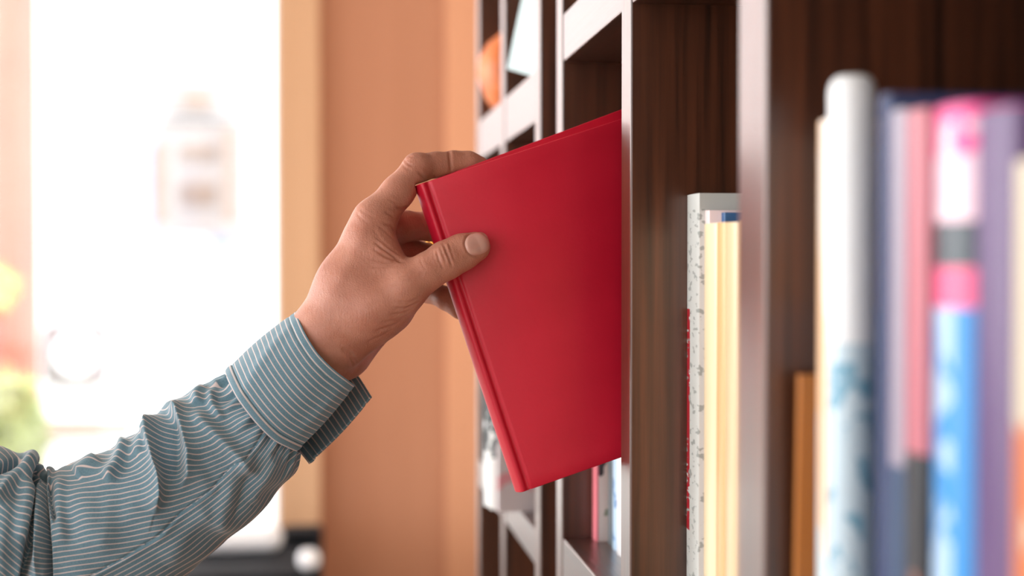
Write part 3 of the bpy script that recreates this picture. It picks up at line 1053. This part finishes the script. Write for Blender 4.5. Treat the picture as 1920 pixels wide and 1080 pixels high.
def nail(c_px, ax_px, la, lb, parent):
    c0 = J(c_px[0], c_px[1], -18)
    e1 = J(c_px[0] + ax_px[0], c_px[1] + ax_px[1], -18) - c0
    e1 = np.array([e1[0], 0, e1[2]]); e1 /= np.linalg.norm(e1)
    e2 = np.array([-e1[2], 0, e1[0]])
    NR, NA = 10, 48
    V = []; F = []
    for i in range(NR + 1):
        for k in range(NA):
            t = 2 * math.pi * k / NA
            n = 2.5
            r = i / NR
            ct, st = math.cos(t), math.sin(t)
            rr = (abs(ct) ** n + abs(st) ** n) ** (-1 / n)
            u, w = r * rr * ct * la, r * rr * st * lb
            if u < 0: w *= 1 - 0.10 * (u / la) ** 2
            V.append((u, w, r))
    V = np.array(V)
    P = c0[None] + V[:, 0:1] * e1 + V[:, 1:2] * e2
    yy = thumb_y(P[:, 0], P[:, 2])
    # nail plate: a bit proud in the middle, sunk at its rim
    P[:, 1] = yy - 0.0009 * (1 - V[:, 2] ** 6) - 0.0002 + 0.0006 * np.clip(V[:, 2] - 0.9, 0, 1) * 10
    for i in range(NR):
        for k in range(NA):
            F.append((i * NA + k, i * NA + (k + 1) % NA, (i + 1) * NA + (k + 1) % NA, (i + 1) * NA + k))
    # merge centre ring is degenerate, which is harmless
    nm = NT('fingernail')
    tcv = coords(nm, (1, 1, 1))
    q = nm.n('ShaderNodeTexNoise'); q.inputs['Scale'].default_value = 60
    nm.l(tcv, q.inputs['Vector'])
    r2 = ramp(nm, [(0.3, srgb(212, 166, 154)), (0.7, srgb(226, 184, 172))])
    nm.l(q.outputs['Fac'], r2.inputs['Fac']); nm.l(r2.outputs['Color'], nm.b.inputs['Base Color'])
    nm.set(Roughness=0.25)
    nm.b.inputs['Subsurface Weight'].default_value = 0.15
    nm.b.inputs['Subsurface Scale'].default_value = 0.003
    o = mesh_obj('thumbnail', P - PL, F, nm.m, parent)
    o['label'] = 'smooth pinkish thumbnail'
    return o


nail((896, 457), (10, -3.2), 0.0086, 0.0072, hand)

# gold ring on the ring finger
ra_, rb2 = J(770, 474, 56), J(818, 482, 66)
ax = Vector(rb2 - ra_).normalized()
rc = ra_ + (rb2 - ra_) * 0.72
bm = bmesh.new()
rs = []
NSEG, NT_ = 48, 10
qm = ax.to_track_quat('Z', 'Y').to_matrix()
for i in range(NSEG):
    a = 2 * math.pi * i / NSEG
    row = []
    for k in range(NT_):
        t = 2 * math.pi * k / NT_
        r = 0.0099 + 0.0012 * math.cos(t)
        p = qm @ Vector((r * math.cos(a), r * math.sin(a), 0.0022 * math.sin(t)))
        row.append(bm.verts.new(p))
    rs.append(row)
for i in range(NSEG):
    for k in range(NT_):
        bm.faces.new((rs[i][k], rs[(i + 1) % NSEG][k], rs[(i + 1) % NSEG][(k + 1) % NT_], rs[i][(k + 1) % NT_]))
gold = NT('gold'); gold.set(Base_Color=srgb(224, 160, 70), Metallic=1.0, Roughness=0.25)
ringo = bm_obj('ring', bm, gold.m, hand, smooth=True, loc=Vector(rc - PL))
ringo['label'] = 'gold ring'

# ---------------------------------------------------------------- shirt sleeve
fab = NT('striped_shirt_cotton')
uv = fab.n('ShaderNodeUVMap'); uv.uv_map = 'stripes'
sp = fab.n('ShaderNodeSeparateXYZ'); fab.l(uv.outputs[0], sp.inputs[0])
fr_ = fab.n('ShaderNodeMath', operation='FRACT'); fab.l(sp.outputs['Y'], fr_.inputs[0])
sb = fab.n('ShaderNodeMath', operation='SUBTRACT'); fab.l(fr_.outputs[0], sb.inputs[0]); sb.inputs[1].default_value = 0.5
ab = fab.n('ShaderNodeMath', operation='ABSOLUTE'); fab.l(sb.outputs[0], ab.inputs[0])
r1 = ramp(fab, [(0.0, (1, 1, 1, 1)), (0.06, (1, 1, 1, 1)), (0.12, (0, 0, 0, 1))])
fab.l(ab.outputs[0], r1.inputs['Fac'])
v = coords(fab, (1, 1, 1))
q = fab.n('ShaderNodeTexNoise'); q.inputs['Scale'].default_value = 1800; q.inputs['Detail'].default_value = 2
fab.l(v, q.inputs['Vector'])
r2 = ramp(fab, [(0.3, srgb(92, 126, 144)), (0.7, srgb(113, 149, 165))])
fab.l(q.outputs['Fac'], r2.inputs['Fac'])
mixc = fab.n('ShaderNodeMix', data_type='RGBA')
fab.l(r1.outputs['Color'], mixc.inputs['Factor']); fab.l(r2.outputs['Color'], mixc.inputs[6]); mixc.inputs[7].default_value = srgb(214, 202, 202)
fab.l(mixc.outputs[2], fab.b.inputs['Base Color'])
bp = fab.n('ShaderNodeBump'); bp.inputs['Strength'].default_value = 0.2; bp.inputs['Distance'].default_value = 0.0003
fab.l(q.outputs['Fac'], bp.inputs['Height']); fab.l(bp.outputs['Normal'], fab.b.inputs['Normal'])
fab.set(Roughness=0.75)
fab.b.inputs['Sheen Weight'].default_value = 0.3
fab.b.inputs['Specular IOR Level'].default_value = 0.25
M['fab'] = fab.m


def add_uv(o, loopc):
    lay = o.data.uv_layers.new(name='stripes')
    arr = np.zeros((len(loopc), 2), np.float32)
    arr[:, 1] = loopc
    lay.data.foreach_set('uv', arr.ravel())


def cat_rom(P, n):
    """resample control rows smoothly"""
    P = np.array(P, float)
    m = len(P)
    t = np.linspace(0, m - 1, n)
    i = np.clip(t.astype(int), 0, m - 2)
    f = (t - i)[:, None]
    p0, p1, p2, p3 = P[np.maximum(i - 1, 0)], P[i], P[i + 1], P[np.minimum(i + 2, m - 1)]
    return 0.5 * (2 * p1 + (p2 - p0) * f + (2 * p0 - 5 * p1 + 4 * p2 - p3) * f ** 2 + (3 * p1 - p0 - 3 * p2 + p3) * f ** 3)


# outline stations: upper px, lower px, depth of the middle (mm), depth half-width (mm)
ST = [(427, 703, 562, 846, 11, 34), (398, 714, 556, 880, 12, 36), (368, 726, 528, 912, 13, 37), (340, 745, 502, 944, 13, 38), (312, 756, 476, 973, 13, 38),
      (293, 778, 448, 995, 13, 38), (272, 808, 420, 1016, 13, 38), (238, 822, 384, 1047, 13, 40), (205, 842, 350, 1080, 13, 42), (165, 858, 310, 1112, 13, 44),
      (128, 871, 262, 1148, 13, 45), (106, 880, 210, 1182, 13, 46), (94, 878, 160, 1210, 13, 47), (85, 884, 115, 1228, 13, 46), (79, 876, 80, 1240, 13, 46),
      (70, 856, 50, 1248, 13, 48), (52, 849, 20, 1252, 13, 49), (25, 845, -20, 1250, 13, 50), (-20, 832, -70, 1240, 13, 52), (-90, 805, -130, 1225, 13, 54),
      (-200, 765, -240, 1200, 13, 56), (-330, 715, -370, 1165, 13, 60), (-470, 660, -510, 1130, 13, 64), (-600, 600, -640, 1100, 13, 66)]
NS_, NT2 = 620, 420
rows = cat_rom(ST, NS_)
U3 = np.array([J(r[0], r[1], r[4]) for r in rows])
L3 = np.array([J(r[2], r[3], r[4]) for r in rows])
C3 = (U3 + L3) / 2
A3 = (U3 - L3) / 2
th = np.linspace(0, 2 * math.pi, NT2, endpoint=False)
ct, st_ = np.cos(th), np.sin(th)
# squarer than an ellipse a little, th = 0 at the top outline, th = pi/2 towards the camera
SV = (C3[:, None, :] + A3[:, None, :] * ct[None, :, None] + np.array([0, -1, 0])[None, None, :] * (rows[:, 5] / 1000)[:, None, None] * st_[None, :, None])
SV = SV.reshape(-1, 3)
ii = np.arange(NS_ - 1)[:, None]; kk = np.arange(NT2)[None, :]
SF = np.stack([ii * NT2 + kk, ii * NT2 + (kk + 1) % NT2, (ii + 1) * NT2 + (kk + 1) % NT2, (ii + 1) * NT2 + kk], -1).reshape(-1, 4)
SN = vnormals(SV, SF)
if ((SV - np.repeat(C3, NT2, 0)) * SN).sum() < 0:
    SF = SF[:, ::-1]; SN = -SN
SP = project(SV)
D = np.zeros(len(SV))
sgrid = np.repeat(np.arange(NS_), NT2) / (NS_ - 1) * (len(ST) - 1)
tgrid = np.tile(th, NS_)


def ridge(poly, amp, wl, wr, fade=6.0, sharp=False):
    """fold crest; wl, wr are its widths in px left and right of its direction"""
    global D
    d, s, fr = poly_dist(SP, poly)
    w = np.where(s > 0, wl, wr)
    D += amp * (np.exp(-(d / w) ** 2) if not sharp else np.exp(-np.sqrt((d / w) ** 2 * 2 + 0.02) + 0.14)) * np.clip(np.minimum(fr, 1 - fr) * fade + 0.12, 0, 1)


# crests (direction downwards: left of it is the larger x side)
ridge([(292, 775), (298, 800), (302, 840), (303, 885), (300, 930), (290, 962)], 8.5, 30, 9, sharp=True)     # sharp lip
ridge([(318, 762), (335, 775), (346, 808), (357, 845), (355, 885), (340, 915)], 6.0, 12, 20, sharp=True)
ridge([(365, 770), (400, 805), (440, 850), (478, 892)], 3.6, 14, 14)
ridge([(382, 722), (372, 742), (376, 760)], 3.0, 12, 10)
ridge([(415, 712), (398, 735), (400, 760), (420, 790)], 2.4, 10, 8)
ridge([(236, 824), (231, 846), (220, 876), (200, 905)], 4.2, 14, 10)
ridge([(182, 855), (165, 872), (140, 890)], 3.2, 16, 14)
ridge([(290, 800), (268, 825), (255, 860)], 2.2, 14, 12)
ridge([(250, 880), (248, 930), (240, 990)], 1.4, 22, 22)
ridge([(150, 900), (165, 960), (170, 1040)], 1.3, 30, 30)
ridge([(208, 920), (205, 980), (190, 1040)], 1.2, 16, 22)
ridge([(470, 845), (440, 890), (420, 950), (410, 1000)], 2.2, 16, 16)
ridge([(520, 850), (490, 900), (470, 945)], 2.4, 12, 14)
ridge([(395, 950), (350, 1000), (310, 1060)], 1.6, 20, 20)
ridge([(470, 880), (455, 930), (440, 970)], -1.6, 8, 8)
ridge([(330, 790), (332, 840), (330, 900)], -2.4, 9, 9)
ridge([(365, 850), (395, 890), (420, 930)], -1.6, 14, 14)
# seam between the two sleeve panels
seam = [(497, 806), (478, 838), (462, 856), (440, 868), (400, 915), (345, 958), (290, 1010), (230, 1048), (165, 1082), (60, 1130)]
d, s, fr = poly_dist(SP, seam)
D += -1.0 * np.exp(-(d / 2.6) ** 2) + np.where(s < 0, 0.8, 0) * np.exp(-(d / 9) ** 2)
# elbow pleats
def valley(poly, amp, w):
    global D
    d, s, fr = poly_dist(SP, poly)
    D += -amp * np.exp(-(d / w) ** 2) * np.clip(np.minimum(fr, 1 - fr) * 7 + 0.3, 0, 1)
valley([(78, 866), (68, 890), (65, 940), (60, 1000), (44, 1090), (30, 1150)], 10, 5.5)
valley([(82, 878), (84, 905), (87, 950), (90, 1020), (92, 1100), (95, 1160)], 9, 4.5)
valley([(95, 905), (96, 940), (103, 975)], 4.5, 4)
valley([(72, 890), (72, 912)], 6, 3)
valley([(-20, 888), (10, 877), (42, 860)], 7, 6)
ridge([(76, 880), (76, 940), (74, 1010), (66, 1090)], 4.0, 9, 9)
ridge([(60, 852), (40, 880), (10, 915), (-20, 950)], 4.0, 12, 16)
ridge([(20, 930), (10, 980), (-5, 1060)], 3.0, 22, 22)
ridge([(55, 900), (50, 960), (38, 1020)], 3.0, 12, 14)
ridge([(110, 890), (112, 950), (118, 1020)], 2.2, 12, 12)
# gathers where the sleeve is sewn into the cuff
g = np.exp(-(sgrid / 1.1) ** 2)
D += g * (1.3 * np.sin(tgrid * 19 + 1.0) + 0.8 * np.sin(tgrid * 31 + 2.0))
# slow rumples everywhere
D += 0.7 * np.sin(sgrid * 2.1 + 2.2 * np.sin(tgrid * 2 + 0.4)) + 0.5 * np.sin(sgrid * 3.7 + 3 * tgrid)
D *= np.clip(sgrid / 0.10, 0.15, 1)
tv = np.array([0, 0, CAMZ]) - SV
tv /= np.linalg.norm(tv, axis=1)[:, None]
fz = np.abs((SN * tv).sum(1))
elb = np.clip((150 - SP[:, 0]) / 40, 0, 1)
D = np.where(D > 0, D * 1.45, D * 1.3) * np.maximum(np.clip(0.22 + fz * 1.5, 0, 1), elb)
SVd = SV + SN * (D * 0.001)[:, None]
Gd = SVd.reshape(NS_, NT2, 3)
# stripe coordinate: upper panel, lower panel, elbow pleat, upper arm
def integ(xs, slopes, x):
    gx = np.arange(-900, 800, 2.0)
    sl = np.interp(gx, xs, slopes)
    return np.interp(x, gx, np.cumsum(sl) * 2.0)
X, Yp = SP[:, 0], SP[:, 1]
wig = D * 0.11
c_up = (Yp + integ([100, 200, 300, 345, 420, 540], [0.10, 0.15, 0.20, 0.36, 0.50, 0.66], X) * (1 + (Yp - 860) * 0.0008)) / 10.9 + wig
c_lo = (Yp + integ([100, 200, 350, 450, 520], [0.45, 0.5, 0.62, 0.95, 1.5], X)) / 10.4 + wig * 1.2
c_pl = (Yp - 0.2 * X) / 9.5 + wig * 0.3
c_ua = (Yp - 0.75 * X) / 13.0 + wig * 0.8
fc = SP[SF].mean(1)
sx = np.interp(fc[:, 0], [p[0] for p in seam][::-1], [p[1] for p in seam][::-1])
v1 = np.interp(fc[:, 1], [866, 890, 940, 1000, 1090, 1150], [78, 68, 65, 60, 44, 30])
v2 = np.interp(fc[:, 1], [878, 905, 950, 1020, 1100, 1160], [82, 84, 87, 90, 92, 95])
pan = np.where(fc[:, 1] > sx, 1, 0)
pan[fc[:, 0] > 497] = 1
pan[fc[:, 0] < v2] = 2
pan[fc[:, 0] < v1] = 3
C4 = np.stack([c_up, c_lo, c_pl, c_ua], 0)
loopc = C4[pan[:, None], SF]
sleeve = mesh_obj('shirt_sleeve', SVd - PL, SF, M['fab'], person)
add_uv(sleeve, loopc.ravel())
sleeve.data.validate()
sol = sleeve.modifiers.new('cloth', 'SOLIDIFY'); sol.thickness = 0.0006; sol.offset = -1

# cuff: an open strip that wraps the wrist, with thickness
NA, NBk = 300, 90
# corner curves in photo px (hem and seam), front side from the overlap edge up to the top outline, round the back to the flap
def strip_rows(pts):
    return np.array([J(*p) for p in cat_rom(pts, NA)])
hem = [(664, 721, -12), (650, 711, -20), (622, 689, -26), (596, 662, -27), (575, 630, -22), (562, 602, -11), (557, 586, 6), (566, 592, 24), (590, 618, 38), (622, 652, 44),
       (650, 680, 42), (672, 706, 34), (696, 744, 18)]
sea = [(554, 844, -12), (536, 836, -19), (510, 822, -25), (478, 790, -27), (448, 750, -22), (430, 716, -9), (424, 699, 10), (430, 704, 28), (452, 726, 42), (490, 770, 48),
       (530, 815, 44), (560, 846, 34), (578, 868, 22)]
hr, sr = strip_rows(hem), strip_rows(sea)
bb_ = np.linspace(0, 1, NBk)
CV = sr[:, None, :] * (1 - bb_)[None, :, None] + hr[:, None, :] * bb_[None, :, None]
# waist the strip a little and flare the hem
out = CV - CV.mean(0, keepdims=True)
outn = out / (np.linalg.norm(out, axis=2, keepdims=True) + 1e-9)
bulge = 1.6 * np.sin(math.pi * bb_) - 0.9 * np.exp(-((bb_ - 0.10) / 0.012) ** 2) - 0.7 * np.exp(-((bb_ - 0.90) / 0.012) ** 2) \
    + 0.9 * np.exp(-((bb_ - 0.05) / 0.05) ** 2)
aa = np.linspace(0, 1, NA)
rip = np.sin(aa * 40)[:, None] * 0.25 + 1.2 * np.exp(-((aa[:, None] - 0.33 - 0.10 * bb_[None]) / 0.025) ** 2) + 1.0 * np.exp(-((aa[:, None] - 0.10 + 0.02 * bb_[None]) / 0.03) ** 2)
CV = CV + outn * ((bulge[None, :] + rip * np.sin(math.pi * bb_)[None, :]) * 0.001)[:, :, None]
ii = np.arange(NA - 1)[:, None]; kk = np.arange(NBk - 1)[None, :]
CF = np.stack([ii * NBk + kk, (ii + 1) * NBk + kk, (ii + 1) * NBk + kk + 1, ii * NBk + kk + 1], -1).reshape(-1, 4)
cuff = mesh_obj('cuff', CV.reshape(-1, 3) - PL, CF, M['fab'], sleeve)
cc = (bb_[None, :] * 15.5 + 0.6 * np.sin(aa[:, None] * 9) + 0.35).repeat(1, 0)
cc = np.broadcast_to(bb_[None, :] * 15.5 + 0.35, (NA, NBk)).ravel()
add_uv(cuff, cc[CF].ravel())
sol = cuff.modifiers.new('cloth', 'SOLIDIFY'); sol.thickness = 0.0018; sol.offset = 0
# rolled hem stitch line along the cuff edge: small thread dashes
V, F = [], []
for (bpos) in (0.90, 0.085):
    for i in range(4, NA - 4, 2):
        j = int(round(bpos * (NBk - 1)))
        p = CV[i, j] + outn[i, j] * 0.0011
        t = CV[i + 1, j] - CV[i - 1, j]; t /= np.linalg.norm(t)
        w = CV[i, j + 1] - CV[i, j - 1]; w /= np.linalg.norm(w)
        k = len(V)
        o_ = outn[i, j] * 0.00025
        V += [p - t * 0.0005 - w * 0.0002, p + t * 0.0005 - w * 0.0002, p + t * 0.0005 + w * 0.0002, p - t * 0.0005 + w * 0.0002,
              p - t * 0.0003 + o_, p + t * 0.0003 + o_]
        F += [(k, k + 1, k + 5, k + 4), (k + 1, k + 2, k + 5), (k + 2, k + 3, k + 4, k + 5), (k + 3, k, k + 4)]
stm = noise_mat('pale_thread', srgb(150, 190, 206), srgb(176, 208, 220), (300, 300, 300), 0.8)
sti = mesh_obj('stitching', np.array(V) - PL, F, stm, cuff)
sti['kind'] = 'stuff'
